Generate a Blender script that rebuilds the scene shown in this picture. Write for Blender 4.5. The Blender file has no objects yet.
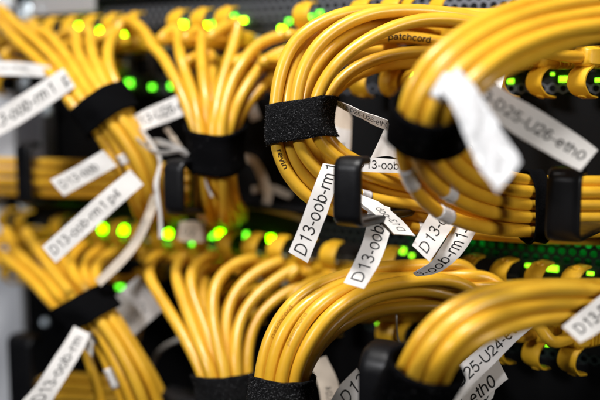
import bpy, math, random
import numpy as np
from mathutils import Vector, Matrix
random.seed(7); rng = np.random.default_rng(7)
S = 0.001                                   # everything below is laid out in millimetres
F = 600/36*50                               # focal length of the camera, in photo pixels
PITCH = math.radians(7.4)
cR = np.array([1., 0, 0]); cF = np.array([0, math.cos(PITCH), -math.sin(PITCH)]); cU = np.array([0, math.sin(PITCH), math.cos(PITCH)])
def W(px, py, d):
    return cR*((px-300)/F*d) + cF*d + cU*(-(py-200)/F*d)
TH = math.atan(.58)
eR = np.array([math.cos(TH), -math.sin(TH), 0.]); nR = np.array([-math.sin(TH), -math.cos(TH), 0.]); zR = np.array([0, 0, 1.])
P0 = W(300, 200, 506)
def K(px, py, off=0):                       # point on the rack front (or off mm in front of it)
    r = W(px, py, 1.0); p = P0 + nR*off
    return r*(np.dot(p, nR)/np.dot(r, nR))
def RK(a, z, off=0): return np.array([P0[0], P0[1], 0]) + eR*a + zR*z + nR*off
def zref(y): return K(300, y)[2]
def aref(px, off=0): return float(np.dot(K(px, 200, off) - P0, eR))

# ------------------------------------------------------------------ materials
def mat(name, col, rough=.5, spec=.5, metal=0, emit=None, estr=0, bump=None, var=None, coat=0, coarse=None):
    m = bpy.data.materials.new(name); m.use_nodes = True
    nt = m.node_tree; b = nt.nodes['Principled BSDF']; L = nt.links
    b.inputs['Base Color'].default_value = (*col, 1); b.inputs['Roughness'].default_value = rough
    b.inputs['Specular IOR Level'].default_value = spec; b.inputs['Metallic'].default_value = metal
    b.inputs['Coat Weight'].default_value = coat
    if emit: b.inputs['Emission Color'].default_value = (*emit, 1); b.inputs['Emission Strength'].default_value = estr
    tc = nt.nodes.new('ShaderNodeTexCoord')
    def noise(scale, detail=3):
        n = nt.nodes.new('ShaderNodeTexNoise'); n.inputs['Scale'].default_value = scale; n.inputs['Detail'].default_value = detail
        L.new(tc.outputs['Object'], n.inputs['Vector']); return n
    if var:                                   # (scale, second colour, low, high)
        n = noise(var[0]); r = nt.nodes.new('ShaderNodeMapRange'); r.inputs['From Min'].default_value = var[2]; r.inputs['From Max'].default_value = var[3]
        L.new(n.outputs['Fac'], r.inputs['Value'])
        mx = nt.nodes.new('ShaderNodeMix'); mx.data_type = 'RGBA'; mx.inputs['A'].default_value = (*col, 1); mx.inputs['B'].default_value = (*var[1], 1)
        L.new(r.outputs['Result'], mx.inputs['Factor']); L.new(mx.outputs['Result'], b.inputs['Base Color'])
    if bump:                                  # (scale, strength, distance)
        n = noise(bump[0], 4); bp = nt.nodes.new('ShaderNodeBump'); bp.inputs['Strength'].default_value = bump[1]; bp.inputs['Distance'].default_value = bump[2]
        L.new(n.outputs['Fac'], bp.inputs['Height']); L.new(bp.outputs['Normal'], b.inputs['Normal'])
    if coarse:                                # roughness varies (scale, lo, hi)
        n = noise(coarse[0]); r = nt.nodes.new('ShaderNodeMapRange'); r.inputs['To Min'].default_value = coarse[1]; r.inputs['To Max'].default_value = coarse[2]
        r.inputs['From Min'].default_value = .3; r.inputs['From Max'].default_value = .7
        L.new(n.outputs['Fac'], r.inputs['Value']); L.new(r.outputs['Result'], b.inputs['Roughness'])
    return m
M_cable = mat('yellow_pvc', (.78, .432, .028), .28, .6, bump=(160, .25, .0004), var=(45, (.66, .335, .018), .4, .7), coarse=(220, .27, .4))
M_cable2 = mat('yellow_pvc_pale', (.80, .458, .036), .28, .6, bump=(140, .25, .0004), var=(60, (.71, .375, .024), .4, .7), coarse=(200, .27, .4))
M_boot = mat('yellow_boot_rubber', (.78, .44, .02), .42, .45, bump=(500, .2, .0003), var=(120, (.68, .37, .016), .4, .7))
M_clear = mat('clear_plug_plastic', (.45, .42, .30), .2, .5)
M_label = mat('label_stock', (.76, .735, .71), .42, .4, var=(70, (.68, .65, .62), .45, .75), bump=(90, .35, .0006))
M_labelw = mat('glossy_label_stock', (.72, .72, .74), .14, .8, bump=(160, .8, .0012), var=(90, (.62, .63, .65), .45, .7))
M_labelb = mat('beige_label_stock', (.62, .53, .43), .5, .3, var=(60, (.5, .42, .34), .4, .7))  # browner than the plain label stock, mottled at random
M_ink = mat('black_ink', (.012, .012, .012), .5, .3)
M_print = mat('cable_print_ink', (.05, .025, .008), .5, .3)
M_print2 = mat('faded_cable_print', (.50, .26, .02), .4, .4)
M_velcro = mat('hook_and_loop_fabric', (.006, .006, .0065), .95, .12, bump=(1400, 1.0, .0012), var=(1500, (.03, .03, .032), .56, .66))  # paler specks are painted glints of loops catching light
M_velcros = mat('smooth_hook_and_loop_back', (.0025, .0025, .003), 1.0, .05, bump=(900, .8, .0006))
M_fuzz = mat('hook_filament_glint', (.20, .20, .21), .3, .5)  # pale grey puts the glint of light-catching fibres into the colour
M_black = mat('black_moulded_plastic', (.005, .005, .006), .36, .3, bump=(900, .15, .0003), coarse=(60, .3, .46))
M_panel = mat('black_powder_coat', (.0016, .0016, .002), .5, .16, bump=(1200, .2, .0003), coarse=(12, .42, .58))
M_dark = mat('dark_switch_face', (.008, .009, .010), .5, .3, var=(30, (.005, .005, .006), .4, .7))
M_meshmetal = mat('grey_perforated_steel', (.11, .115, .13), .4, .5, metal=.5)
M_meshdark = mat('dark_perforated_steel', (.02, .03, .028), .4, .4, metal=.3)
M_hole = mat('dark_interior', (.003, .003, .004), .8, .2)
M_pcb = mat('green_circuit_board', (.02, .5, .16), .5, .4, var=(60, (.01, .25, .08), .45, .55))
M_post = mat('light_grey_rack_steel', (.74, .76, .80), .35, .5, coarse=(15, .3, .45))
M_screw = mat('zinc_screw', (.70, .80, .88), .25, .6, metal=.35)
M_port = mat('port_shield', (.10, .10, .09), .35, .5, metal=.6)
M_wire = mat('grey_wire', (.45, .43, .40), .4, .4)
def led_mat(name, c, s): return mat(name, (.1, .3, .05), .4, .3, emit=c, estr=s)
M_ledL = led_mat('green_led_lens', (.20, 1, .0), 15)
M_ledM = led_mat('green_led_lens_dim', (.14, 1, .02), 4)
M_ledR = led_mat('green_led_lens_near', (.26, 1, .01), 3.2)
M_glow = led_mat('board_light', (.03, 1, .16), 24)
M_ledT = led_mat('yellow_green_led_lens', (.36, 1, .0), 13)

# ------------------------------------------------------------------ object helpers
COL = bpy.context.scene.collection
def root(name, loc, label, cat, group=None, kind=None):
    o = bpy.data.objects.new(name, None); COL.objects.link(o); o.empty_display_size = .01
    o.location = Vector(loc)*S; tag(o, label, cat, group, kind); o['_l'] = [float(v) for v in loc]; return o
def tag(o, label=None, cat=None, group=None, kind=None):
    if label: o['label'] = label
    if cat: o['category'] = cat
    if group: o['group'] = group
    if kind: o['kind'] = kind
def wloc(o):
    l = np.zeros(3)
    while o is not None:
        if '_l' in o: l = l + np.array(list(o['_l']))
        o = o.parent
    return l
def link(name, me, parent=None, loc=None):
    o = bpy.data.objects.new(name, me); COL.objects.link(o)
    if parent is not None: o.parent = parent
    return o
def build(name, verts, faces, m, parent=None, smooth=True, origin=None):
    verts = np.asarray(verts, float)
    base = wloc(parent) if parent is not None else (np.array(origin) if origin is not None else verts.mean(axis=0))
    me = bpy.data.meshes.new(name); me.from_pydata([tuple(v) for v in (verts-base)*S], [], faces); me.update()
    me.materials.append(m)
    if smooth: me.polygons.foreach_set('use_smooth', [True]*len(me.polygons))
    o = link(name, me, parent)
    if parent is None: o.location = Vector(base)*S; o['_l'] = [float(v) for v in base]
    return o
def autosmooth(o, ang=40):
    me = o.data
    import bmesh
    bm = bmesh.new(); bm.from_mesh(me); bmesh.ops.recalc_face_normals(bm, faces=bm.faces)
    for e in bm.edges:
        if len(e.link_faces) == 2 and e.calc_face_angle(0) > math.radians(ang): e.smooth = False
    bm.to_mesh(me); bm.free()
def catmull(pts, step=2.5):
    p = np.asarray(pts, float); p = np.vstack([2*p[0]-p[1], p, 2*p[-1]-p[-2]]); out = []
    for i in range(1, len(p)-2):
        a, b, c, d = p[i-1:i+3]
        # centripetal parameters keep the curve free of kinks
        t0 = 0; t1 = t0+max(np.linalg.norm(b-a), 1e-3)**.5; t2 = t1+max(np.linalg.norm(c-b), 1e-3)**.5; t3 = t2+max(np.linalg.norm(d-c), 1e-3)**.5
        n = max(2, int(round(np.linalg.norm(c-b)/step)))
        for k in range(n):
            t = t1+(t2-t1)*k/n
            A1 = (t1-t)/(t1-t0)*a+(t-t0)/(t1-t0)*b; A2 = (t2-t)/(t2-t1)*b+(t-t1)/(t2-t1)*c; A3 = (t3-t)/(t3-t2)*c+(t-t2)/(t3-t2)*d
            B1 = (t2-t)/(t2-t0)*A1+(t-t0)/(t2-t0)*A2; B2 = (t3-t)/(t3-t1)*A2+(t-t1)/(t3-t1)*A3
            out.append((t2-t)/(t2-t1)*B1+(t-t1)/(t2-t1)*B2)
    out.append(p[-2]); return np.array(out)
def smooth_line(P, it=2):
    P = P.copy()
    for _ in range(it): P[1:-1] += .5*((P[:-2]+P[2:])/2-P[1:-1])
    return P
def tube(P, r, seg=16):
    P = np.asarray(P); n = len(P); T = np.gradient(P, axis=0); T /= np.linalg.norm(T, axis=1)[:, None]+1e-9
    ref = np.array([0, 0, 1.]) if abs(T[0][2]) < .9 else np.array([1., 0, 0])
    N = np.cross(T[0], ref); N /= np.linalg.norm(N); vs = []; fs = []
    for i in range(n):
        N = N-T[i]*np.dot(N, T[i]); N /= np.linalg.norm(N); B = np.cross(T[i], N)
        rr = r[i] if hasattr(r, '__len__') else r
        for k in range(seg):
            a = 2*math.pi*k/seg; vs.append(P[i]+rr*(N*math.cos(a)+B*math.sin(a)))
    for i in range(n-1):
        for k in range(seg):
            k2 = (k+1) % seg; fs.append((i*seg+k, i*seg+k2, (i+1)*seg+k2, (i+1)*seg+k))
    fs.append(tuple(range(seg))[::-1]); fs.append(tuple((n-1)*seg+k for k in range(seg)))
    return vs, fs

def arc_(cx, cy, rx, ry, a0, a1, n=14):
    return [(cx+rx*math.cos(math.radians(a0+(a1-a0)*k/n)), cy+ry*math.sin(math.radians(a0+(a1-a0)*k/n))) for k in range(n+1)]
ov = lambda cx, cy, rx, ry: arc_(cx, cy, rx, ry, 0, 360, 24)
GL = {                                        # plain grotesque letters as pen strokes: (advance, strokes)
 'D': (.70, [[(.09, 0), (.09, .7)], [(.05, .665), (.28, .665)]+arc_(.28, .35, .29, .315, 90, -90)+[(.05, .035)]]),
 '1': (.556, [[(.33, 0), (.33, .70)], [(.33, .66), (.27, .57), (.13, .54)]]),
 '3': (.556, [arc_(.26, .515, .165, .15, 165, -90)+[(.22, .365)], arc_(.26, .20, .20, .167, 90, -165)]),
 '0': (.556, [ov(.28, .35, .195, .32)]), 'o': (.556, [ov(.275, .26, .20, .235)]),
 'b': (.556, [[(.09, 0), (.09, .7)], ov(.285, .26, .19, .235)]), 'p': (.556, [[(.09, -.2), (.09, .52)], ov(.285, .26, .19, .235)]),
 'd': (.556, [[(.46, 0), (.46, .7)], ov(.27, .26, .19, .235)]),
 'r': (.34, [[(.09, 0), (.09, .52)], [(.09, .30), (.13, .42), (.21, .48), (.33, .485)]]),
 'm': (.82, [[(.09, 0), (.09, .52)], [(.09, .30)]+arc_(.22, .34, .13, .15, 160, 0)+[(.35, 0)], [(.35, .30)]+arc_(.49, .34, .135, .15, 160, 0)+[(.625, 0)]]),
 'n': (.556, [[(.09, 0), (.09, .52)], [(.09, .28)]+arc_(.27, .32, .18, .17, 160, 0)+[(.45, 0)]]),
 'h': (.556, [[(.09, 0), (.09, .7)], [(.09, .28)]+arc_(.27, .32, .18, .17, 160, 0)+[(.45, 0)]]),
 'u': (.556, [[(.09, .52), (.09, .2)]+arc_(.26, .2, .17, .17, 180, 340)+[(.45, .25)], [(.45, .52), (.45, 0)]]),
 'e': (.556, [[(.08, .27), (.465, .27)]+arc_(.275, .26, .195, .235, 5, 318, 20)]),
 'c': (.50, [arc_(.27, .26, .195, .235, 42, 318, 18)]),
 'a': (.556, [ov(.23, .15, .155, .125), [(.43, 0), (.43, .34)]+arc_(.27, .35, .16, .13, 0, 165)]),
 't': (.31, [[(.155, .66), (.155, .12), (.19, .045), (.28, .03)], [(.02, .49), (.28, .49)]]),
 'v': (.50, [[(.04, .52), (.25, 0), (.46, .52)]]), 'i': (.24, [[(.11, 0), (.11, .52)], [(.11, .62), (.11, .7)]]),
 '4': (.556, [[(.39, 0), (.39, .68), (.06, .2), (.52, .2)]]),
 'U': (.70, [[(.09, .7), (.09, .25)]+arc_(.35, .25, .26, .22, 180, 360)+[(.61, .7)]]),
 '2': (.556, [arc_(.265, .49, .195, .18, 170, -25)+[(.16, .16), (.07, .04), (.50, .04)]]),
 '5': (.556, [[(.46, .665), (.145, .665), (.10, .35)]+arc_(.26, .225, .205, .195, 125, -160)]),
 '6': (.556, [ov(.28, .215, .19, .185), [(.09, .22), (.09, .40), (.14, .57), (.24, .66), (.35, .66), (.45, .56)]]),
 '-': (.333, [[(.05, .25), (.28, .25)]]), ' ': (.278, []),
 'S': (.66, [arc_(.32, .51, .21, .155, 25, 260)+arc_(.33, .19, .22, .155, 80, -160)]), 'X': (.66, [[(.05, 0), (.58, .7)], [(.05, .7), (.58, 0)]]),
}
def text_mesh(s, bold=0.0):
    V = []; Fc = []; x = 0; hw = .041+bold
    for ch in s:
        adv, strokes = GL[ch]
        for st in strokes:
            q = np.array([p for i, p in enumerate(st) if i == 0 or math.hypot(p[0]-st[i-1][0], p[1]-st[i-1][1]) > 1e-4], float)
            if len(q) < 9 and len(q) > 1:     # finer steps so that straight strokes can follow a bent label
                qq = []
                for a, b in zip(q[:-1], q[1:]):
                    k = max(1, int(np.linalg.norm(b-a)/.18)); qq += [a+(b-a)*t/k for t in range(k)]
                q = np.array(qq+[q[-1]])
            closed = np.allclose(q[0], q[-1]); d = np.diff(q, axis=0); d /= np.linalg.norm(d, axis=1)[:, None]; b0 = len(V)
            for i in range(len(q)):
                a = d[i-1] if i > 0 else (d[-1] if closed else d[0]); c = d[i] if i < len(d) else (d[0] if closed else d[-1])
                t = a+c; t /= np.linalg.norm(t)+1e-9; n = np.array([-t[1], t[0]]); k = hw/max(.45, abs(np.dot(n, np.array([-c[1], c[0]]))))
                V += [(x+q[i][0]+n[0]*k, q[i][1]+n[1]*k, 0), (x+q[i][0]-n[0]*k, q[i][1]-n[1]*k, 0)]
            for i in range(len(q)-1): Fc.append((b0+2*i, b0+2*i+1, b0+2*i+3, b0+2*i+2))
        x += adv
    return np.array(V, float).reshape(-1, 3), Fc
def arclen(P): return np.concatenate([[0], np.cumsum(np.linalg.norm(np.diff(P, axis=0), axis=1))])
def interp(P, L, s): return np.array([np.interp(s, L, P[:, k]) for k in range(3)])

def flag(parent, lo, hi, text=None, s0=1.5, frac=.42, pos=.30, m=None, xs=.93, bold=.0, flip=False, label=None, name='flag_label', thick=.28, crumple=0):
    """ribbon of label stock between two edges (photo px, px, depth in mm); lo is the text's foot side"""
    A = [W(*p) for p in lo]; B = [W(*p) for p in hi]; N = 28
    A = catmull(A, 1.0); B = catmull(B, 1.0)
    def rs(P):
        L = arclen(P); return np.array([interp(P, L, s) for s in np.linspace(0, L[-1], N)])
    A, B = rs(A), rs(B); G = 13 if crumple else 5
    grid = np.array([[A[i]*(1-j/(G-1))+B[i]*(j/(G-1)) for j in range(G)] for i in range(N)])
    du = np.gradient(grid, axis=0); dv = np.gradient(grid, axis=1); nn = np.cross(du, dv); nn /= np.linalg.norm(nn, axis=2)[:, :, None]+1e-9
    if np.mean(np.sum(nn*grid, axis=2)) > 0: nn = -nn      # towards the camera side
    wob = np.array([[math.sin(i*.55+A[0][0])*.18*(j/(G-1)-.5)*2+math.sin(i*.31+j*.8)*.12 for j in range(G)] for i in range(N)])
    grid = grid+nn*wob[:, :, None]
    if crumple:
        def ridge(i, j, a, b, c): return abs(((i*a+j*b+c) % 1.0)-.5)*2-.5
        cr_ = np.array([[ridge(i, j, .11, .09, .2)*.8+ridge(i, j, .045, -.16, .6)*.9+ridge(i, j, .21, .05, .1)*.45+ridge(i, j, -.09, .23, .33)*.35 for j in range(G)] for i in range(N)])
        grid = grid+nn*(cr_*crumple*np.linspace(.3, 1, N)[:, None])[:, :, None]
    top = grid+nn*thick/2; bot = grid-nn*thick/2
    vs = list(top.reshape(-1, 3))+list(bot.reshape(-1, 3)); q = N*G; fs = []
    for i in range(N-1):
        for j in range(G-1):
            a = i*G+j; fs.append((a, a+G, a+G+1, a+1)); fs.append((q+a, q+a+1, q+a+G+1, q+a+G))
    edge = [(i*G, (i+1)*G) for i in range(N-1)]+[((i+1)*G+G-1, i*G+G-1) for i in range(N-1)]+[(j+1, j) for j in range(G-1)]+[((N-1)*G+j, (N-1)*G+j+1) for j in range(G-1)]
    for a, b in edge: fs.append((a, b, q+b, q+a))
    o = build(name, vs, fs, m or M_label, parent); autosmooth(o, 50)
    if label: o['label'] = label
    if text:
        V, Fc = text_mesh(text, bold)
        wmm = np.mean(np.linalg.norm(B-A, axis=1)); C = (A+B)/2; L = arclen(C); tot = L[-1]
        size = frac*wmm/.70
        u = s0+V[:, 0]*size*xs; t = pos+V[:, 1]*size/wmm
        if flip: u = tot-u; t = 1-t
        ok = (u > .3) & (u < tot-.3) & (t > .02) & (t < .98)
        Fc = [f for f in Fc if all(ok[i] for i in f)]
        used = sorted({i for f in Fc for i in f}); mp = {i: k for k, i in enumerate(used)}; out = []
        for i in used:
            x = np.interp(u[i], L, np.arange(N)); a = int(min(x, N-2)); fx = x-a; y = t[i]*(G-1); b = int(min(y, G-2)); fy = y-b
            g = (top[a, b]*(1-fx)*(1-fy)+top[a+1, b]*fx*(1-fy)+top[a, b+1]*(1-fx)*fy+top[a+1, b+1]*fx*fy)
            out.append(g+nn[a, b]*.07)
        if out: build('lettering', out, [tuple(mp[i] for i in f) for f in Fc], M_ink, o, smooth=False)
    return o
def tube_text(parent, P, r, text, s0, size, m, side=0.0, xs=1.0, rev=False):
    V, Fc = text_mesh(text, .01); P = np.asarray(P)
    if rev: P = P[::-1]
    L = arclen(P); T = np.gradient(P, axis=0); T /= np.linalg.norm(T, axis=1)[:, None]; out = []
    for v in V:
        s = s0+v[0]*size*xs; p = interp(P, L, s); t = interp(T, L, s); view = -p/np.linalg.norm(p)
        Nn = view-t*np.dot(view, t); Nn /= np.linalg.norm(Nn); B = np.cross(Nn, t); ph = (v[1]-.33)*size/r+side
        out.append(p+(r+.13)*(Nn*math.cos(ph)+B*math.sin(ph)))
    build('printed_lettering', out, Fc, m, parent, smooth=False)

# ------------------------------------------------------------------ plugs
def prism(sections):
    """loft through rounded-rectangle sections (u, w, h, cv); local x = u outwards, y = width, z = up"""
    vs = []; fs = []; n = 16
    for (u, w, h, cv) in sections:
        for k in range(n):
            a = 2*math.pi*(k+.5)/n; c, s = math.cos(a), math.sin(a); q = 5.0
            rr = (abs(c)**q+abs(s)**q)**(-1/q); vs.append((u, w/2*rr*c, cv+h/2*rr*s))
    m = len(sections)
    for i in range(m-1):
        for k in range(n): fs.append((i*n+k, i*n+(k+1) % n, (i+1)*n+(k+1) % n, (i+1)*n+k))
    fs.append(tuple(range(n))[::-1]); fs.append(tuple((m-1)*n+k for k in range(n))); return vs, fs
def local_mesh(name, vs, fs, m, ang=35):
    me = bpy.data.meshes.new(name); me.from_pydata([tuple(np.array(v)*S) for v in vs], [], fs); me.materials.append(m)
    me.polygons.foreach_set('use_smooth', [True]*len(me.polygons))
    class O: data = me
    autosmooth(O, ang); return me
sec = [(6, 12, 9.5, 0), (10.5, 12.4, 10, 0)]
for k in range(4): u = 11+k*2.4; sec += [(u, 13.4, 10.8, 0), (u+1.2, 13.4, 10.8, 0), (u+1.3, 11.4, 9, 0), (u+2.3, 11.4, 9, 0)]
sec += [(21, 12.6, 10.6, 0), (26, 11.5, 10, 0), (28, 9.2, 8.4, 0), (28.5, 7.4, 7.2, 0)]
ME_boot = local_mesh('boot', *prism(sec), M_boot)
ME_conn = local_mesh('connector', *prism([(-6, 11.4, 7.6, 0), (6, 11.4, 7.6, 0)]), M_clear)
def tab_mesh(prof, w, name):
    P = catmull([(u, 0, v) for u, v in prof], 1.0); n = len(P); vs = []; fs = []; T = np.gradient(P, axis=0); T /= np.linalg.norm(T, axis=1)[:, None]
    cols = 7
    for side in (1, -1):
        for i in range(n):
            nn = np.array([-T[i][2], 0, T[i][0]]); f = i/(n-1); ww = w*(1.0-.25*max(0, f-.6)/.4)
            th = .9*(1-.3*f)
            for c in range(cols):
                y = (c/(cols-1)-.5)*ww; vs.append(P[i]+nn*side*th*(1-.5*(abs(y)/(ww/2))**4)+np.array([0, y, 0]))
    q = n*cols
    for i in range(n-1):
        for c in range(cols-1):
            a = i*cols+c; fs.append((a, a+1, a+cols+1, a+cols)); fs.append((q+a, q+a+cols, q+a+cols+1, q+a+1))
        fs.append((i*cols, (i+1)*cols, q+(i+1)*cols, q+i*cols)); fs.append((i*cols+cols-1, q+i*cols+cols-1, q+(i+1)*cols+cols-1, (i+1)*cols+cols-1))
    for c in range(cols-1):
        fs.append((c, q+c, q+c+1, c+1)); a = (n-1)*cols+c; fs.append((a, a+1, q+a+1, q+a))
    # small moulded ring near the tip
    k = int(n*.72); ctr = P[k]; nn = np.array([-T[k][2], 0, T[k][0]]); 
    b = len(vs); ns = 14
    for sgn, rad, hh in ((1, 2.4, .6), (1, 2.1, 1.25), (1, 1.5, 1.25), (1, 1.3, .6)):
        for j in range(ns):
            a = 2*math.pi*j/ns; vs.append(ctr+nn*(hh*OUT)+T[k]*rad*.8*math.cos(a)+np.array([0, rad*math.sin(a), 0]))
    for r_ in range(3):
        for j in range(ns): fs.append((b+r_*ns+j, b+r_*ns+(j+1) % ns, b+(r_+1)*ns+(j+1) % ns, b+(r_+1)*ns+j))
    return local_mesh(name, vs, fs, M_boot, 50)
OUT = -1
ME_tab = tab_mesh([(24, 4), (29, 8), (30, 13), (26, 17.5), (19, 19)], 10.5, 'latch_cover')
PORTS_USED = {}
PP = 17.7
ROWY = {'ut': 40, 'ub': 64, 'lt': 262, 'lb': 288}
def snap(px, row):
    z = zref(ROWY[row]); k = round((aref(px)-3)/PP)
    for dk in (0, 1, -1, 2, -2, 3, -3):
        if (k+dk, row) not in PORTS_USED: k += dk; break
    PORTS_USED[(k, row)] = 1
    return k, RK(k*PP+3, z)
def plug(parent, k, row, P, bend):
    ax = nR-eR*bend; ax /= np.linalg.norm(ax); up = zR if row[1] == 't' else -zR
    y = np.cross(up, ax); M = Matrix((( *[ax[0], y[0], up[0]],), ( *[ax[1], y[1], up[1]],), ( *[ax[2], y[2], up[2]],))).to_4x4()
    base = P-wloc(parent); 
    for nm, me in (('connector', ME_conn), ('boot', ME_boot)):
        o = link(nm, me, parent); Mm = M.copy(); Mm.translation = Vector(base)*S; o.matrix_local = Mm
        if nm == 'boot': bo = o
    t = link('latch_cover', ME_tab, bo)
    return ax
R0 = 3.0
CABLES = []
def cable(bundle, pts, port=None, bend=.1, label=None, r=R0, m=None, tag_=None):
    """pts run from the switch end to the far end, in photo px plus depth"""
    P = [W(*p) for p in pts]; pin = 0; info = None
    if port:
        k, Q = snap(*port); ax = nR-eR*bend; ax /= np.linalg.norm(ax)
        P = [Q+ax*24, Q+ax*34, Q+ax*42]+P; pin = 8; info = (k, port[1], Q, bend)
    c = dict(b=bundle, P=catmull(P, 2.5), pin=pin, port=info, label=label, r=r, m=m, key=tag_); CABLES.append(c); return c

# ------------------------------------------------------------------ the traced cables
U, US, UC, FR, LL, LS, LC, LR = 'UL', 'US', 'UC', 'FR', 'LL', 'LS', 'LC', 'LR'
# upper centre loop (in focus)
def uc(top, low, dl=0, far=None, **k): return cable(UC, top+low, **k)
uc([(640, 0, 405), (580, 14, 400), (520, 15, 402), (460, 14, 404), (410, 11, 402), (370, 10, 396), (338, 14, 390), (314, 26, 387), (294, 41, 386), (282, 68, 385), (277, 104, 385)],
   [(276, 122, 385), (276, 143, 385), (283, 168, 385), (298, 190, 386), (318, 205, 388), (345, 214, 392), (375, 219, 396), (410, 224, 402), (460, 230, 410), (530, 236, 420), (620, 240, 424)], tag_='revin')
uc([(640, 0, 412), (560, 20, 412), (480, 18, 412), (420, 15, 408), (365, 13, 400), (334, 19, 394), (311, 33, 390), (296, 55, 388), (288, 82, 387), (285, 106, 386)],
   [(285, 122, 386), (285, 143, 386), (293, 163, 387), (309, 184, 388), (330, 197, 390), (352, 204, 392), (380, 209, 397), (420, 215, 403), (480, 222, 414), (560, 228, 424), (630, 230, 426)])
uc([(640, 14, 400), (560, 26, 398), (500, 22, 396), (450, 13, 394), (410, 9.5, 390), (372, 12, 386), (346, 22, 383), (322, 38, 381), (307, 58, 380), (298, 82, 380), (295, 106, 380)],
   [(295, 122, 380), (296, 143, 380), (306, 160, 381), (322, 177, 383), (342, 190, 386), (365, 198, 390), (400, 205, 398), (450, 212, 408), (540, 219, 420), (630, 222, 424)], tag_='L1')
uc([(630, 30, 415), (560, 34, 414), (480, 24, 414), (430, 19, 412), (390, 21, 408), (358, 30, 401), (329, 50, 394), (311, 76, 392), (304, 106, 392)],
   [(304, 122, 392), (306, 142, 391), (318, 156, 390), (334, 170, 390), (354, 181, 393), (380, 190, 397), (420, 197, 404), (500, 204, 416), (620, 208, 424)])
uc([(630, 20, 395), (560, 34, 392), (500, 29, 390), (450, 18, 388), (410, 21, 385), (372, 36, 381), (342, 57, 378), (322, 82, 377), (313, 106, 377)],
   [(312, 122, 377), (316, 141, 378), (327, 152, 380), (342, 163, 383), (360, 172, 387), (385, 181, 392), (430, 190, 402), (500, 196, 414), (620, 198, 424)], tag_='L2')
uc([(500, 56, 413), (460, 51, 405), (425, 51, 400), (388, 55, 394), (354, 67, 390), (334, 84, 388), (323, 105, 387)],
   [(319, 122, 387), (324, 138, 387), (336, 150, 389), (352, 160, 392), (372, 169, 397), (400, 176, 402), (450, 184, 410), (540, 190, 422), (620, 190, 426)], port=('532', 'ub') and (536, 'ub'), bend=.7)
uc([(600, 60, 420), (500, 50, 412), (450, 43.5, 408), (420, 38, 405), (392, 35, 403), (366, 40, 402), (340, 56, 400), (318, 80, 397), (306, 106, 396)],
   [(303, 122, 397), (308, 142, 397), (326, 160, 398), (350, 172, 402), (390, 184, 408), (450, 192, 416), (560, 198, 426)], tag_='patchcord')
uc([(545, 45, 398), (500, 50, 412), (450, 62, 424), (415, 54, 426), (378, 50, 420), (345, 58, 408), (316, 78, 398), (297, 106, 395)],
   [(294, 122, 396), (296, 142, 396), (310, 166, 397), (335, 186, 400), (370, 200, 404), (430, 208, 410), (540, 214, 424)], port=(584, 'ub'), bend=.7)
uc([(540, 40, 425), (460, 62, 422), (420, 62, 416), (384, 64, 412), (352, 76, 406), (330, 94, 398), (316, 106, 396)],
   [(311, 122, 396), (316, 140, 396), (330, 152, 397), (360, 168, 402), (400, 178, 408), (470, 188, 418), (560, 194, 426)])
# foreground right loop
fr_tail = lambda y, d=0: [(527, y, 392+d), (560, y+.5, 400+d), (600, y+.5, 408+d), (650, y, 416+d)]
cable(FR, [(680, -40, 372), (620, -14, 350), (560, -4, 336), (500, 13, 322), (465, 31, 314), (437, 51, 309), (417, 74, 308), (407, 97, 310), (404, 118, 313), (401, 135, 316), (403, 160, 326), (414, 187, 340), (436, 207, 354), (470, 222, 368), (500, 229, 380)]+fr_tail(231))
cable(FR, [(690, -28, 370), (620, -2, 346), (560, 8, 330), (520, 18, 321), (485, 34, 311), (455, 53, 304), (433, 75, 301), (420, 98, 302), (415, 118, 305), (412, 135, 309), (422, 160, 324), (440, 187, 340), (466, 203, 356), (498, 213, 374)]+fr_tail(217))
cable(FR, [(690, -10, 366), (625, 10, 344), (560, 19, 328), (510, 36, 314), (474, 57, 304), (450, 77, 299), (436, 98, 299), (428, 118, 302), (424, 135, 307), (432, 157, 323), (452, 181, 341), (478, 194, 358), (500, 200, 374)]+fr_tail(204.5), tag_='FG1')
cable(FR, [(690, 6, 364), (630, 22, 344), (565, 32, 326), (525, 46, 315), (492, 62, 304), (466, 82, 299), (450, 101, 300), (440, 119, 303), (436, 135, 309), (446, 152, 325), (466, 172, 343), (494, 186, 364)]+fr_tail(192), tag_='FG2')
cable(FR, [(690, 18, 368), (640, 26, 350), (580, 35, 332), (535, 48, 318), (500, 66, 308), (474, 90, 305), (458, 104, 307), (450, 119, 311), (448, 135, 318), (458, 150, 333), (480, 166, 352), (505, 177, 374)]+fr_tail(181, 4))
cable(FR, [(690, -22, 384), (620, -8, 362), (550, 6, 344), (495, 24, 330), (455, 46, 320), (428, 72, 316), (416, 98, 316), (410, 118, 320), (409, 135, 324), (410, 165, 336), (428, 198, 350), (462, 214, 366), (498, 221, 384)]+fr_tail(224, 8))
# upper left fan
ul = lambda pts, **k: cable(U, pts, r=3.2, **k)
ul([(-8, 14, 560), (2, 25, 545), (18, 42, 520), (42, 64, 500), (62, 85, 484), (80, 105, 474), (97, 128, 473), (110, 152, 474), (122, 170, 476), (134, 195, 480), (142, 212, 495), (148, 220, 520), (160, 222, 545)])
ul([(0, 8, 562), (14, 22, 545), (37, 41, 520), (57, 62, 500), (74, 85, 482), (88, 105, 472), (103, 124, 470), (120, 150, 472), (133, 175, 475), (143, 200, 480), (150, 214, 495), (158, 222, 525), (165, 224, 545)])
ul([(42, 30, 530), (62, 50, 510), (77, 72, 490), (90, 93, 475), (98, 105, 468), (113, 123, 466), (132, 153, 470), (143, 178, 475), (149, 203, 482), (156, 214, 500), (166, 220, 540)], port=(70, 'ut'))
ul([(76, 28, 520), (76, 48, 505), (85, 70, 488), (98, 92, 474), (106, 105, 470), (122, 118, 468), (139, 144, 470), (150, 164, 474), (158, 192, 480), (160, 210, 500), (168, 220, 540)], port=(100, 'ut'))
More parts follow.
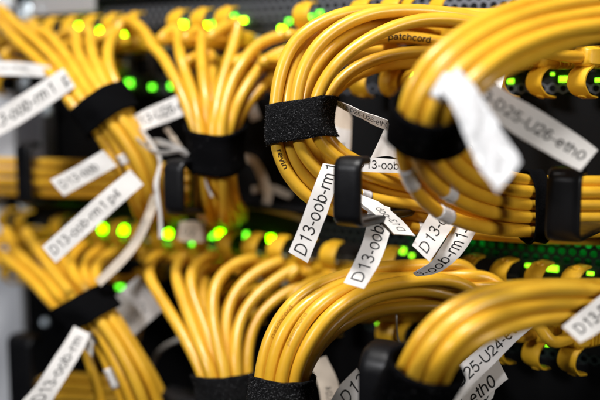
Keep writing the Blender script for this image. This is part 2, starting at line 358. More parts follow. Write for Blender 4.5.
ul([(90, 25, 522), (90, 45, 506), (96, 66, 490), (106, 88, 478), (114, 102, 474), (126, 115, 473), (140, 135, 475), (152, 160, 478), (160, 190, 486), (168, 212, 510), (180, 220, 540)], port=(118, 'ut'))
ul([(124, 26, 522), (112, 36, 508), (107, 52, 495), (109, 75, 484), (114, 92, 478), (124, 108, 476), (136, 128, 478), (148, 150, 482), (156, 175, 488), (162, 205, 505), (175, 215, 540)], port=(148, 'ut'))
ul([(30, 24, 550), (45, 44, 528), (64, 68, 506), (84, 92, 488), (96, 106, 480), (108, 126, 480), (124, 152, 482), (136, 178, 486), (145, 205, 500), (155, 216, 540)], port=(52, 'ut'))
ul([(100, 62, 520), (100, 78, 500), (104, 95, 484), (112, 108, 480), (122, 124, 482), (132, 146, 484), (144, 170, 488), (152, 198, 498), (162, 214, 540)], port=(128, 'ub'))
# upper second fan
us = lambda pts, **k: cable(US, pts, r=3.15, **k)
tl = lambda x, d=0: [(x, 160, 461+d), (x, 182, 462+d), (x+1, 200, 466+d), (x+3, 212, 482+d), (x+9, 217, 512+d)]
us([(122, 18, 520), (140, 26, 505), (157, 47, 492), (172, 73, 478), (188, 104, 466), (199, 132, 461)]+tl(203), port=(146, 'ut'))
us([(178, 24, 506), (178, 42, 494), (184, 68, 480), (193, 98, 466), (203, 132, 458)]+tl(208, -2), port=(202, 'ut'))
us([(204, 26, 500), (201, 42, 490), (202, 65, 478), (205, 92, 466), (209, 132, 460)]+tl(212, 6), port=(228, 'ut'))
us([(240, 18, 490), (236, 38, 484), (227, 65, 474), (218, 97, 464), (212, 132, 456)]+tl(214, -3), port=(262, 'ut'))
us([(290, 34, 482), (263, 40, 476), (240, 62, 468), (228, 92, 460), (219, 130, 454)]+tl(221, -5), port=(318, 'ut'))
us([(300, 46, 480), (267, 62, 472), (245, 88, 462), (227, 130, 456)]+tl(226, 2), port=(322, 'ub'))
us([(290, 64, 482), (266, 82, 472), (244, 108, 464), (231, 132, 462)]+tl(229, 6), port=(306, 'ub'))
us([(212, 50, 500), (212, 75, 484), (212, 108, 468), (214, 134, 466)]+tl(216, 10), port=(232, 'ub'))
us([(260, 54, 490), (238, 80, 474), (228, 106, 466), (224, 134, 464)]+tl(222, 10), port=(284, 'ub'))
# lower left fan
ll = lambda pts, **k: cable(LL, pts, r=3.2, **k)
ll([(-14, 240, 560), (0, 254, 540), (25, 274, 515), (50, 297, 490), (64, 310, 478), (83, 322, 472), (98, 346, 470), (112, 372, 470), (124, 402, 472), (130, 425, 474)])
ll([(6, 230, 560), (16, 252, 536), (38, 273, 510), (60, 296, 485), (74, 308, 474), (90, 318, 468), (106, 344, 466), (121, 374, 466), (133, 402, 468), (140, 428, 470)])
ll([(26, 232, 552), (38, 250, 530), (55, 274, 504), (70, 296, 480), (82, 306, 470), (99, 316, 464), (116, 344, 463), (132, 373, 463), (144, 402, 465), (152, 428, 468)])
ll([(58, 250, 535), (70, 274, 506), (78, 294, 482), (88, 304, 472), (108, 314, 468), (130, 348, 468), (148, 378, 468), (158, 402, 470), (166, 428, 472)], port=(82, 'lt'))
ll([(90, 243, 525), (75, 250, 512), (70, 264, 500), (79, 286, 484), (90, 302, 475), (100, 318, 474), (118, 350, 474), (136, 380, 474), (150, 405, 476), (158, 428, 478)], port=(112, 'lt'))
ll([(108, 246, 522), (87, 256, 508), (83, 270, 498), (89, 288, 486), (97, 302, 478), (112, 318, 480), (126, 346, 480), (146, 380, 480), (160, 410, 482)], port=(134, 'lt'))
ll([(124, 248, 520), (100, 258, 506), (93, 274, 494), (98, 291, 482), (104, 304, 474), (116, 318, 474), (136, 350, 476), (154, 380, 478), (168, 410, 480)], port=(150, 'lt'))
ll([(50, 262, 530), (62, 282, 500), (68, 300, 482), (73, 314, 478), (78, 324, 478), (87, 350, 476), (97, 385, 478), (103, 410, 480)], port=(76, 'lb'), tag_='L17')
# lower second fan
ls = lambda pts, **k: cable(LS, pts, r=3.2, **k)
tl2 = lambda x, d=0: [(x, 388, 440+d), (x+1, 402, 440+d), (x+3, 425, 442+d)]
ls([(168, 252, 505), (151, 257, 492), (146, 272, 482), (160, 297, 470), (185, 337, 452), (202, 372, 442)]+tl2(207), port=(186, 'lt'))
ls([(190, 255, 498), (176, 262, 486), (176, 280, 476), (187, 306, 462), (203, 342, 448), (213, 373, 438)]+tl2(216, -4), port=(208, 'lt'))
ls([(222, 253, 490), (198, 258, 482), (189, 274, 472), (195, 308, 460), (208, 344, 448), (219, 373, 442)]+tl2(222, 4), port=(240, 'lt'))
ls([(262, 256, 480), (233, 263, 472), (214, 284, 462), (212, 315, 452), (218, 348, 442), (226, 370, 436)]+tl2(228, -5), port=(278, 'lt'))
ls([(288, 258, 478), (253, 273, 470), (231, 298, 462), (225, 330, 452), (230, 366, 444)]+tl2(231, 2), port=(300, 'lt'))
ls([(304, 264, 472), (270, 283, 464), (245, 308, 456), (235, 338, 446), (236, 366, 438)]+tl2(238, -2), port=(322, 'lt'))
ls([(306, 283, 472), (270, 303, 464), (251, 330, 456), (246, 366, 446)]+tl2(246), port=(324, 'lb'))
ls([(203, 272, 490), (203, 308, 470), (212, 340, 454), (222, 372, 446)]+tl2(226, 6), port=(226, 'lb'))
ls([(250, 284, 482), (236, 310, 470), (232, 340, 456), (238, 370, 448)]+tl2(240, 7), port=(272, 'lb'))
# lower centre loop (in focus)
tl3 = lambda x, d=0: [(x-1, 395, 376+d), (x, 415, 376+d)]
lc = lambda pts, **k: cable(LC, pts, **k)
lc([(478, 276, 410), (430, 270, 410), (385, 271, 400), (345, 276, 392), (314, 286, 386), (290, 303, 381), (274, 326, 378), (264, 353, 376), (261, 380, 376)]+tl3(261), tag_='p1', port=(556, 'lt'), bend=.5)
lc([(500, 284, 408), (470, 280, 410), (430, 276, 408), (385, 276, 398), (350, 281, 388), (326, 291, 381), (301, 307, 376), (284, 328, 373), (274, 353, 372), (270, 380, 373)]+tl3(270, -3), port=(590, 'lt'), bend=.5)
lc([(530, 292, 400), (480, 284, 410), (430, 279, 406), (390, 278, 395), (360, 283, 385), (336, 293, 376), (311, 311, 371), (295, 336, 369), (285, 362, 369), (280, 382, 370)]+tl3(280, -5), tag_='p2', port=(622, 'lt'), bend=.5)
lc([(480, 290, 405), (440, 279, 402), (405, 281, 392), (375, 287, 382), (347, 300, 373), (323, 320, 369), (306, 346, 368), (295, 368, 369), (291, 385, 370)]+tl3(290, -4), port=(556, 'lb'), bend=.5)
lc([(510, 304, 405), (475, 296, 408), (430, 289, 409), (400, 291, 400), (370, 298, 391), (343, 315, 383), (321, 338, 378), (306, 362, 376), (300, 380, 377)]+tl3(300), port=(590, 'lb'), bend=.5)
lc([(470, 310, 416), (430, 306, 413), (390, 308, 404), (356, 317, 394), (331, 332, 388), (313, 352, 385), (303, 374, 384)]+tl3(299, 8), port=(523, 'lb'), bend=.5)
lc([(530, 310, 404), (480, 302, 418), (430, 298, 418), (390, 298, 408), (350, 307, 399), (320, 326, 391), (298, 350, 386), (288, 376, 384)]+tl3(286, 8), port=(622, 'lb'), bend=.5)
lc([(455, 272, 420), (400, 272, 412), (350, 283, 400), (312, 300, 392), (288, 326, 387), (276, 352, 385), (272, 380, 384)]+tl3(271, 9), port=(523, 'lt'), bend=.5)
# lower right loop
tl4 = lambda x, d=0: [(x-6, 392, 334+d), (x-10, 415, 340+d)]
lr = lambda pts, **k: cable(LR, pts, **k)
lr([(690, 296, 392), (640, 291, 368), (590, 288, 350), (540, 286, 336), (496, 289, 328), (461, 301, 323), (432, 321, 320), (413, 346, 320), (406, 370, 324)]+tl4(404))
lr([(690, 300, 388), (640, 298, 364), (590, 295, 346), (548, 295, 331), (507, 300, 321), (473, 312, 316), (446, 330, 313), (426, 353, 314), (418, 376, 319)]+tl4(415))
lr([(690, 306, 386), (640, 304, 362), (580, 301, 342), (530, 305, 326), (491, 316, 317), (461, 331, 312), (439, 354, 312), (430, 376, 317)]+tl4(427))
lr([(690, 316, 388), (640, 313, 364), (585, 311, 344), (540, 315, 329), (505, 324, 319), (476, 336, 314), (453, 354, 314), (441, 377, 320)]+tl4(438), tag_='L19')
lr([(690, 298, 400), (640, 296, 378), (580, 292, 356), (520, 297, 338), (480, 309, 330), (446, 330, 328), (425, 360, 330)]+tl4(416, 10), tag_='L5')
# lower tray running along the rack, far left
for i, (y, d) in enumerate(((162.5, 556), (172.5, 552), (182.5, 553), (192, 558))):
    cable('LH', [(-60, y-4, d+45), (-10, y-1, d+22), (30, y, d), (70, y+1, d-14), (110, y+2, d-28), (150, y+4, d-40), (190, y+8, d-46)])
for i, (y, d) in enumerate(((374, 548), (384, 545), (394, 546), (404, 550))):
    cable('LB', [(28, y+60, d+24), (30, y+25, d+12), (40, y+6, d+2), (60, y+2, d-6), (90, y+4, d-18), (130, y+6, d-30)])

# push overlapping cords apart so that they lie against each other
def relax(cs, it=70):
    P = np.vstack([c['P'] for c in cs]); ids = np.concatenate([[i]*len(c['P']) for i, c in enumerate(cs)])
    rad = np.concatenate([[c['r']]*len(c['P']) for c in cs]); O = P.copy()
    free = np.concatenate([np.r_[np.zeros(min(c['pin'], len(c['P']))), np.ones(max(0, len(c['P'])-c['pin']))] for c in cs])[:, None]
    idx = np.cumsum([0]+[len(c['P']) for c in cs]); need = (rad[:, None]+rad[None, :])*.99
    diff_id = ids[:, None] != ids[None, :]
    view = P/np.linalg.norm(P, axis=1)[:, None]
    for k in range(it):
        D = P[:, None, :]-P[None, :, :]; dist = np.sqrt((D**2).sum(-1))+1e-6
        pen = np.where(diff_id & (dist < need), need-dist, 0)
        push = (D/dist[:, :, None]*pen[:, :, None])
        cnt = np.maximum((pen > 0).sum(1), 1)[:, None]
        mv = push.sum(1)/cnt*.55
        al = (mv*view).sum(1)[:, None]*view; mv = al*1.15+(mv-al)*.75
        P = P+mv*free
        P = P+(O-P)*.012*free
        for a, b in zip(idx[:-1], idx[1:]):
            q = P[a:b].copy(); P[a+1:b-1] += (.22*((q[:-2]+q[2:])/2-q[1:-1]))*free[a+1:b-1]
    for c, a, b in zip(cs, idx[:-1], idx[1:]): c['P'] = smooth_line(P[a:b], 3)
def nearer(c, x0, k):
    P = c['P']
    for i in range(len(P)):
        d = np.dot(P[i], cF)
        if d < 345: P[i] *= 1-(1-k)*min(1, (345-d)/35)
bundles = {}
for c in CABLES:
    if c['b'] in ('FR', 'LR'): nearer(c, 0, .985)
for c in CABLES: bundles.setdefault(c['b'], []).append(c)
for b, cs in bundles.items():
    relax(cs)

INFO = {
 UC: ('yellow patch cable in the sharp loop through the glittering upper centre strap', 'cables of the upper centre loop'),
 FR: ('thick looking yellow patch cable in the blurred upper right foreground loop', 'cables of the foreground upper right loop'),
 U: ('blurred yellow patch cable running through the tilted strap at upper left', 'cables of the upper left bundle'),
 US: ('yellow patch cable fanning down into the strap between upper left bundle and sharp centre loop', 'cables of the second upper bundle'),
 LL: ('blurred yellow patch cable running through the tilted strap at lower left', 'cables of the lower left bundle'),
 LS: ('yellow patch cable fanning down into the cut-off strap at the lower edge left of centre', 'cables of the second lower bundle'),
 LC: ('yellow patch cable in the sharp arch rising from the lower centre strap', 'cables of the lower centre arch'),
 LR: ('soft focus yellow patch cable in the lower right foreground arch', 'cables of the lower right arch'),
 'LH': ('blurred yellow patch cable lying level behind the black ring at far left', 'cables lying level at far left'),
 'LB': ('blurred yellow patch cable low behind the bottom left flag label', 'cables low at bottom left'),
}
SPECIAL = {
 'revin': 'outermost yellow cable of the upper centre loop, printed revin below the glittering strap',
 'patchcord': 'shadowed yellow cable printed patchcord behind the upper centre loop',
 'L1': 'yellow cable of the sharp centre loop with label D13-oob-rm left of the black ring',
 'L2': 'yellow cable of the upper centre loop with labels hanging right below the black ring',
 'FG1': 'foreground loop yellow cable carrying the big glossy white label without legible text',
 'FG2': 'foreground loop yellow cable carrying the long slanting label ending in eth0',
 'L5': 'lower right arch yellow cable with stacked labels reading D25-U24 below it',
 'L19': 'lower right arch yellow cable with a blurred grey label at the right picture edge',
 'L17': 'lower left bundle yellow cable with a bright D13-oob label below the tilted strap',
 'p1': 'outermost yellow cable of the lower centre arch with faint raised print',
 'p2': 'middle yellow cable of the lower centre arch with faint print on its inner side',
}
ROOTS = {}
for c in CABLES:
    lab, grp = INFO[c['b']]
    mid = c['P'][len(c['P'])//2]
    o = root('patch_cable', mid, SPECIAL.get(c['key'], lab), 'cable', grp)
    seg = 24 if c['b'] in (UC, LC, FR, LR) else 16
    v, f = tube(c['P'], c['r'], seg); build('cord', v, f, c['m'] or (M_cable if rng.random() < .6 else M_cable2), o)
    if c['port']: k, row, Q, bend = c['port']; plug(o, k, row, Q, bend)
    c['o'] = o
    if c['key']: ROOTS[c['key']] = c
def cab(b, i): return bundles[b][i]
def sat(P, target):                           # arc position nearest a point
    L = arclen(P); return L[np.argmin(np.linalg.norm(P-target, axis=1))]
def nearpx(P, px, py):
    q = np.array([(300+F*np.dot(p, cR)/np.dot(p, cF), 200-F*np.dot(p, cU)/np.dot(p, cF)) for p in P]); return int(np.argmin(np.hypot(q[:, 0]-px, q[:, 1]-py)))
# printing on the cords
c = ROOTS['revin']; L = arclen(c['P']); tube_text(c['o'], c['P'], R0, 'revin', L[nearpx(c['P'], 279, 148)]+1, 3.5, M_print, side=.15, xs=1.25)
c = ROOTS['patchcord']; Pr = c['P'][::-1]; L = arclen(Pr); tube_text(c['o'], Pr, R0, 'patchcord', L[nearpx(Pr, 384, 35)], 4.4, M_ink, side=0, xs=1.1)
c = ROOTS['p1']; Pr = c['P'][::-1]; L = arclen(Pr); tube_text(c['o'], Pr, R0, 'patchcord', L[nearpx(Pr, 268, 335)], 2.9, M_print2, side=-.2, xs=1.3)
c = ROOTS['p2']; Pr = c['P'][::-1]; L = arclen(Pr); tube_text(c['o'], Pr, R0, 'patchcord', L[nearpx(Pr, 288, 345)], 2.7, M_print2, side=.75, xs=1.3)

# short jumpers between the two port rows behind the bundles
def jumpers(pre, a0, a1, label, group):
    ks = range(int(math.ceil((aref(a0)-3)/PP)), int((aref(a1)-3)//PP)+1)
    for k in ks:
        t, b = (k, pre+'t'), (k-(1 if rng.random() < .35 else 0), pre+'b')
        zt, zb = zref(ROWY[pre+'t']), zref(ROWY[pre+'b'])
        fre = [q for q in (t, b) if q not in PORTS_USED]
        if len(fre) < 2: continue
        if (300+F*RK(k*PP, 0)[0]/np.dot(RK(k*PP, 0), cF)) < 300 and rng.random() < .3: continue
        for q in fre: PORTS_USED[q] = 1
        px = 300
        Q1, Q2 = RK(t[0]*PP+3, zt), RK(b[0]*PP+3, zb)
        q = Q1; right = (300+F*q[0]/np.dot(q, cF)) > 430; bend = .55 if right else .12
        ax = nR-eR*bend; ax /= np.linalg.norm(ax); o = root('patch_cable', Q1, label, 'cable', group)
        bow = rng.uniform(10, 16)
        P = catmull([Q1+ax*24, Q1+ax*36, Q1+ax*(36+bow)+zR*-2-eR*3, (Q1+Q2)/2+ax*(44+bow)-eR*6, Q2+ax*(36+bow)+zR*2-eR*3, Q2+ax*36, Q2+ax*24], 2.5)
        v, f = tube(smooth_line(P, 2), R0, 14); build('cord', v, f, M_cable, o)
        plug(o, t[0], t[1], Q1, bend); plug(o, b[0], b[1], Q2, bend)
jumpers('u', 20, 625, 'short yellow patch cable plugged into the upper switch behind the loops', 'short cables behind the upper loops')
jumpers('l', 20, 625, 'short yellow patch cable plugged into the lower switch behind the arches', 'short cables behind the lower arches')

# ------------------------------------------------------------------ straps
def hull2(pts):
    pts = sorted(map(tuple, pts)); cr = lambda o, a, b: (a[0]-o[0])*(b[1]-o[1])-(a[1]-o[1])*(b[0]-o[0])
    lo = []; 
    for p in pts:
        while len(lo) > 1 and cr(lo[-2], lo[-1], p) <= 0: lo.pop()
        lo.append(p)
    up = []
    for p in reversed(pts):
        while len(up) > 1 and cr(up[-2], up[-1], p) <= 0: up.pop()
        up.append(p)
    return np.array(lo[:-1]+up[:-1])
def strap(bundle, at, d, axis_px, w, label, m=M_velcro, flare=.6, th=1.3, fuzz=0, gap=.6, fullest=1.0, group=None):
    cs = bundles[bundle]; C = W(*at, d); A = W(at[0]+axis_px[0], at[1]+axis_px[1], d+(axis_px[2] if len(axis_px) > 2 else 0))-C; A /= np.linalg.norm(A)
    hits = []
    for c in cs:
        near = c['P'][np.abs((c['P']-C)@A) < 3]
        near = near[np.linalg.norm(near-C, axis=1) < 45]
        if len(near): hits.append(near.mean(0))
    C = np.mean(hits, axis=0)
    X = np.cross(A, cF); X /= np.linalg.norm(X); Y = np.cross(A, X); NA = 96; NS = 13; loops = []
    for s in np.linspace(-w/2, w/2, NS):
        pts = []
        for c in cs:
            q = (c['P']-C)@A-s; i = np.where((np.abs(q) < 2.6) & (np.linalg.norm(c['P']-C, axis=1) < 50))[0]
            if not len(i): continue
            p = c['P'][i].mean(0)-C; x, y = p@X, p@Y
            for a in np.linspace(0, 2*math.pi, 20, endpoint=False): pts.append((x+(c['r']+gap)*math.cos(a), y+(c['r']+gap)*math.sin(a)))
        H = hull2(pts); cen = H.mean(0); rr = []
        for a in np.linspace(0, 2*math.pi, NA, endpoint=False):
            dvec = np.array([math.cos(a), math.sin(a)]); best = 0
            for i in range(len(H)):
                p, q = H[i]-cen, H[(i+1) % len(H)]-cen; e = q-p; den = dvec[0]*e[1]-dvec[1]*e[0]
                if abs(den) < 1e-9: continue
                t = (p[0]*e[1]-p[1]*e[0])/den; u = (p[0]*dvec[1]-p[1]*dvec[0])/den
                if t > 0 and -1e-6 <= u <= 1+1e-6: best = max(best, t)
            rr.append(best)
        rr = np.array(rr)
        for _ in range(4): rr = np.maximum(rr, (np.roll(rr, 1)+np.roll(rr, -1))/2)
        loops.append((cen, rr))
    cen = np.mean([l[0] for l in loops], 0); R_ = np.array([l[1] for l in loops])
    CC = np.array([l[0] for l in loops])
    for _ in range(3): R_[1:-1] = np.maximum(R_[1:-1], (R_[:-2]+R_[2:])/2*.98); CC[1:-1] = (CC[:-2]+CC[1:-1]*2+CC[2:])/4
    R_ = .35*R_+.65*R_.mean(0)[None, :]+.25; vs = []
    ang = np.linspace(0, 2*math.pi, NA, endpoint=False)
    def ring(i, extra):
        s = -w/2+w*i/(NS-1); e = flare*(abs(i-(NS-1)/2)/((NS-1)/2))**3
        out = []
        for j, a in enumerate(ang):
            r = R_[i][j]+extra+e+.25*math.sin(a*3+i*.5); out.append(C+A*(s+.15*math.sin(a*4+1)+.08*math.sin(a*9))+X*(CC[i][0]+r*math.cos(a))+Y*(CC[i][1]+r*math.sin(a)))
        return out
    for i in range(NS): vs += ring(i, th)
    for i in range(NS): vs += ring(i, 0)
    fs = []; q = NS*NA
    for i in range(NS-1):
        for j in range(NA):
            j2 = (j+1) % NA; a, b, c_, d_ = i*NA+j, i*NA+j2, (i+1)*NA+j2, (i+1)*NA+j
            fs.append((a, b, c_, d_)); fs.append((q+a, q+d_, q+c_, q+b))
    for j in range(NA):
        j2 = (j+1) % NA; fs.append((j, q+j, q+j2, j2)); k = (NS-1)*NA; fs.append((k+j, k+j2, q+k+j2, q+k+j))
    if fuzz:                                  # short bent filaments standing off the fabric
        vv = np.array(vs[:q]).reshape(NS, NA, 3)
        for _ in range(fuzz):
            i = rng.uniform(-.3, NS-.7); j = rng.integers(0, NA); i0 = int(min(max(i, 0), NS-2)); fr = i-i0; j2 = (j+1) % NA; g = rng.random()
            p = vv[i0, j]*(1-fr)+vv[i0+1, j]*fr; p = p*(1-g)+(vv[i0, j2]*(1-fr)+vv[i0+1, j2]*fr)*g
            if -p@(vv[i0, j]-C) > 0 or True:
                out = p-C-A*((p-C)@A); out /= np.linalg.norm(out)+1e-9; t = rng.normal(size=3); t -= out*(t@out); t /= np.linalg.norm(t); h = rng.uniform(.15, .4); ww = .075
                s_ = np.cross(out, t)*ww; b = len(vs)
                vs += [p-s_, p+s_, p+out*h+t*h*.4-s_, p+out*h+t*h*.4+s_, p+out*h*.7+t*h*.8-s_*.4, p+out*h*.7+t*h*.8+s_*.4]
                fs += [(b, b+1, b+3, b+2), (b+2, b+3, b+5, b+4)]
    o = build('cable_strap', vs, fs, m); tag(o, label, 'strap', group)
    if fuzz:
        o.data.materials.append(M_fuzz); k0 = len(fs)-2*fuzz
        for p in o.data.polygons[k0:]:
            if p.index % 8 < 2: p.material_index = 1  # a share of the filaments gets the painted glint colour
    return o
strap(UC, (298, 122), 385, (1.3, 10), 18, 'black hook-and-loop strap with glittering fibres round the upper centre loop', fuzz=5200, flare=.4, gap=.3)
strap(FR, (422, 131), 307, (-2, 10, 3), 17, 'smooth black strap round the blurred upper right foreground loop', m=M_velcros, fuzz=500, flare=.8, th=1.6, gap=1.4)
strap(U, (101, 110), 474, (6, 8.5), 18, 'tilted black strap round the upper left bundle', m=M_velcros, th=1.5, gap=1.2)
strap(US, (214, 147), 461, (0.5, 10, 2.5), 21, 'level black strap with curved rim round the second upper bundle', m=M_velcros, th=1.8, gap=1.6, fuzz=300, flare=1.3)
strap(LL, (82, 310), 474, (4.8, 8.6), 17, 'tilted black strap round the lower left bundle', m=M_velcros, th=1.5, gap=1.0)
strap(LS, (227, 388), 441, (.6, 10), 15, 'cut-off fuzzy black strap at the bottom edge left of the sharp arch', m=M_velcro, th=1.6, gap=1.2, fuzz=900)
strap(LC, (281, 392), 376, (-.6, 10), 13, 'fuzzy black strap at the foot of the sharp lower centre arch', fuzz=4200, flare=.5, gap=.8)
strap(LR, (418, 389), 325, (-4, 9, 3), 24, 'wide smooth black strap at the foot of the lower right arch', m=M_velcros, th=2, gap=2.2, fuzz=500)
strap(FR, (535, 206), 394, (10, 0, 3), 10, 'upright black strap beside the right ring round the level cables', m=M_velcros, th=1.3, gap=.8)

# ------------------------------------------------------------------ flag labels (each is stuck to its cable)
def own(b, i): return bundles[b][i]['o']
# L1 and L2, sharp
flag(ROOTS['L1']['o'], [(307.6, 263, 370), (318, 237, 371), (329, 208, 373), (336, 186, 375), (341, 166, 377)], [(288.5, 252, 369), (298, 229, 370), (308, 202, 372), (316, 181, 375), (323, 163, 378)], 'D13-oob-rm1-p4', 1.6, .60, .22, label='sharp white flag label reading D13-oob-rm')
flag(ROOTS['L2']['o'], [(364, 289, 358), (377.5, 267, 361), (386, 246, 366), (391, 226, 372), (390, 208, 378)], [(343.5, 283, 360), (356, 258, 363), (364, 237, 368), (367.5, 216, 374), (367, 200, 380)], 'D13-oob-rm1', 2.2, .55, .25, label='sharp white flag label reading D13-oob')
flag(ROOTS['L2']['o'], [(415.5, 236, 370), (405, 224, 373), (391, 211, 377), (374, 201, 381), (362, 196, 384)], [(393, 235, 370), (382, 223, 372), (370, 213, 374), (360, 206, 376), (350, 200, 379)][:5], None, label='small folded white flag label reading D13')
_f = flag(own(UC, 1), [(394, 234.3, 368), (384, 223, 370), (372, 212, 372), (361, 203, 375), (350, 196, 379)], [(415, 235.4, 368.5), (404, 223, 370.5), (391, 211, 373), (376, 201, 376), (360, 194, 380)], 'D13-oob', 2.2, .40, .35, label='small white flag label reading D13 upside down')
# L4: folded pair, sharp
flag(own(UC, 2), [(429.5, 262, 370), (440, 246, 372), (452, 228, 376), (464, 208, 384)], [(412, 245.5, 370), (421, 229, 372), (430, 212, 376), (440, 196, 384)], 'D13-oob', 1.4, .46, .28, label='white flag label reading D13-oo, half under the foreground loop')
flag(own(UC, 3), [(417, 276.5, 382), (440, 271.5, 378), (460, 256, 376), (476, 232, 379), (486, 210, 388)], [(413, 273, 382), (430, 262.5, 374), (441, 247, 376), (453, 228, 380), (464, 206, 388)], 'D13-oob-rm1-p4', -7.5, .58, .2, label='curling white flag label reading oob-rm1-p', m=M_label)
# FG labels
flag(ROOTS['FG1']['o'], [(440, 88, 290), (452, 107, 287), (463, 132, 285), (474, 156, 284), (487, 179, 283), (497, 193, 282)], [(458, 67, 293), (471, 82, 292), (486, 104, 291), (501, 128, 290), (515, 150, 289), (521, 163, 288)], None, m=M_labelw, crumple=.9, name='flag_label', label='big glossy blurred white flag label')
flag(ROOTS['FG2']['o'], [(470, 100, 313), (494, 120, 317), (520, 137, 321), (550, 155, 325), (580, 171, 328)], [(484, 76, 322), (508, 92, 326), (536, 109, 330), (566, 127, 334), (598, 150, 337)], 'D13-D25-U26-eth0', -5.5, .35, .32, bold=.012, label='long slanting grey white flag label ending in eth0', m=M_label, xs=.84)
flag(own(UC, 5), [(476, 160, 384), (484, 138, 386), (492, 115, 389), (500, 92, 393), (506, 70, 398)], [(456, 156, 384), (464, 134, 386), (471, 112, 389), (478, 90, 393), (484, 68, 398)], '-D25 U26-eth0', 1, .46, .3, bold=.01, label='white flag label reading eth between the two foreground labels')
# L5 stacked strips, lower right
flag(ROOTS['L5']['o'], [(446, 416, 366), (467, 391, 366), (498, 360, 368), (521, 337, 370), (543, 320, 372)], [(433, 393, 371), (454, 370, 371), (484, 344, 373), (506, 321, 375), (524, 305, 376)], 'D13-D25-U24-eth0', -1.8, .50, .26, bold=.008, label='lower strip of label reading D25-U24', m=M_label)
flag(own(LR, 3), [(450, 434, 372), (479, 404, 372), (508, 379, 373)], [(440, 410, 378), (465, 385, 378), (497, 357, 378)], 'D25-U24-eth0', -16.5, .50, .12, bold=.008, label='middle strip of label reading U24-eth0', m=M_label)
flag(own(LR, 1), [(462, 428, 382), (478, 411, 382), (493, 398, 382)], [(456, 412, 382), (476, 394, 382), (498, 377, 382)], 'eth00', 1.2, .62, .2, bold=.008, label='lowest strip of label, cut off at the bottom edge', m=M_label)
flag(ROOTS['L19']['o'], [(580, 343, 326), (596, 334, 330), (616, 320, 336), (640, 306, 346)], [(562, 327, 326), (580, 312, 330), (600, 296, 336), (624, 280, 344)], 'D13-D25-U26', 3.0, .45, .3, bold=.01, label='blurred grey label at the right edge')
# L8 between the two loops
flag(own(UC, 8), [(323, 98, 392), (345, 110, 388), (366, 121, 384), (387, 130, 380)], [(323, 94.5, 388), (346, 104, 384), (368, 113, 380), (388, 120.5, 376)], 'D13-D25-U26-eth0', 8, .5, .25, label='white label seen nearly edge-on between the two straps', thick=.3)
flag(own(UC, 8), [(402, 160, 384), (396, 158, 384), (388, 156, 384), (371, 158, 386)], [(404, 136, 382), (396, 136, 382), (391, 128, 382), (388, 121, 381)], None, label='curled white label end beside the smooth strap')
flag(own(UC, 5), [(347, 169, 379), (362, 171.5, 378), (380, 172.5, 377), (404, 173, 376)], [(347, 156, 379), (362, 157, 378), (380, 158, 377), (404, 160, 376)], 'D13-oob-rm1', 5.0, .58, .24, label='level white label reading D13-o right of the black ring')
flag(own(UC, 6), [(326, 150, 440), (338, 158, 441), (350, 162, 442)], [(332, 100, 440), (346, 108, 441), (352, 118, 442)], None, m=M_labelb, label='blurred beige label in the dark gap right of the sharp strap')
flag(own(UC, 6), [(326, 158, 436), (336, 163, 436), (348, 164, 437)], [(329, 122, 434), (340, 128, 434), (351, 130, 435)], '2X 12', 1.0, .3, .3, label='blurred pale label in the dark gap right of the sharp strap')
# left side
flag(own(U, 0), [(-20, 146, 486), (15, 127, 482), (45, 108, 478), (75.5, 86.5, 474)], [(-20, 122, 486), (5, 105, 482), (35, 86, 478), (63, 68, 474)], 'D13-oob-rm1  p3', 3, .48, .30, bold=.01, label='bright slanting flag label reading oob-rm1 at the left edge')
flag(own(U, 1), [(-12, 75, 505), (20, 75.5, 500), (52, 78, 490)], [(-12, 61, 505), (20, 62, 500), (50, 66, 490)], 'D13-D25-U26-eth0', 1, .3, .38, label='thin blurred label at the left edge above the bright one')
flag(own(US, 0), [(133, 136, 476), (150, 128, 474), (170, 121, 471), (190, 113, 468)], [(128, 119, 476), (146, 109, 474), (164, 101, 471), (181, 93, 468)], 'D13-U26-e', 1.5, .46, .3, bold=.01, label='white label reading U26 between the two upper left straps')
flag(own(U, 3), [(64, 196, 470), (85, 184, 468), (117, 166, 464)], [(50, 180, 470), (73, 168, 468), (103, 150, 464)], 'D13-oob', 2.5, .42, .32, bold=.006, label='blurred white label over the level cables at left')
flag(own(U, 2), [(56, 263, 456), (90, 232, 455), (120, 205, 455), (143.5, 184.5, 456)], [(42, 247, 456), (74, 218, 455), (104, 191, 455), (130, 169.5, 456)], 'D13-oob-rm1 p4', 2.2, .45, .30, bold=.004, label='long white flag label reading D13-oob-rm1 p4')
flag(ROOTS['L17']['o'], [(48, 408, 452), (62, 385, 452), (76, 362, 454), (85, 346, 456), (90, 334, 458)], [(16, 408, 452), (37, 384, 452), (54, 358, 454), (66, 340, 456), (74, 326, 458)], 'D13-oob-rm', 4.5, .46, .28, bold=.006, label='bright flag label reading D13-oob at bottom left')
flag(own(LL, 4), [(92, 357, 462), (85, 350, 460), (78, 346, 459)], [(93, 342, 462), (86, 334, 460), (80, 330, 459)], 'S', 1.5, .6, .2, m=M_label)
flag(own(LS, 0), [(122, 346, 492), (140, 330, 490), (163, 310, 487)], [(106, 306, 492), (122, 290, 490), (138, 276, 487)], 'D25 2', 6, .2, .25, m=M_label, label='broad blurred pale label between the two lower left bundles')
flag(own(LS, 0), [(136, 358, 496), (140, 342, 496), (146, 322, 496)], [(124, 352, 496), (128, 340, 496), (134, 322, 496)], None, m=M_labelb)
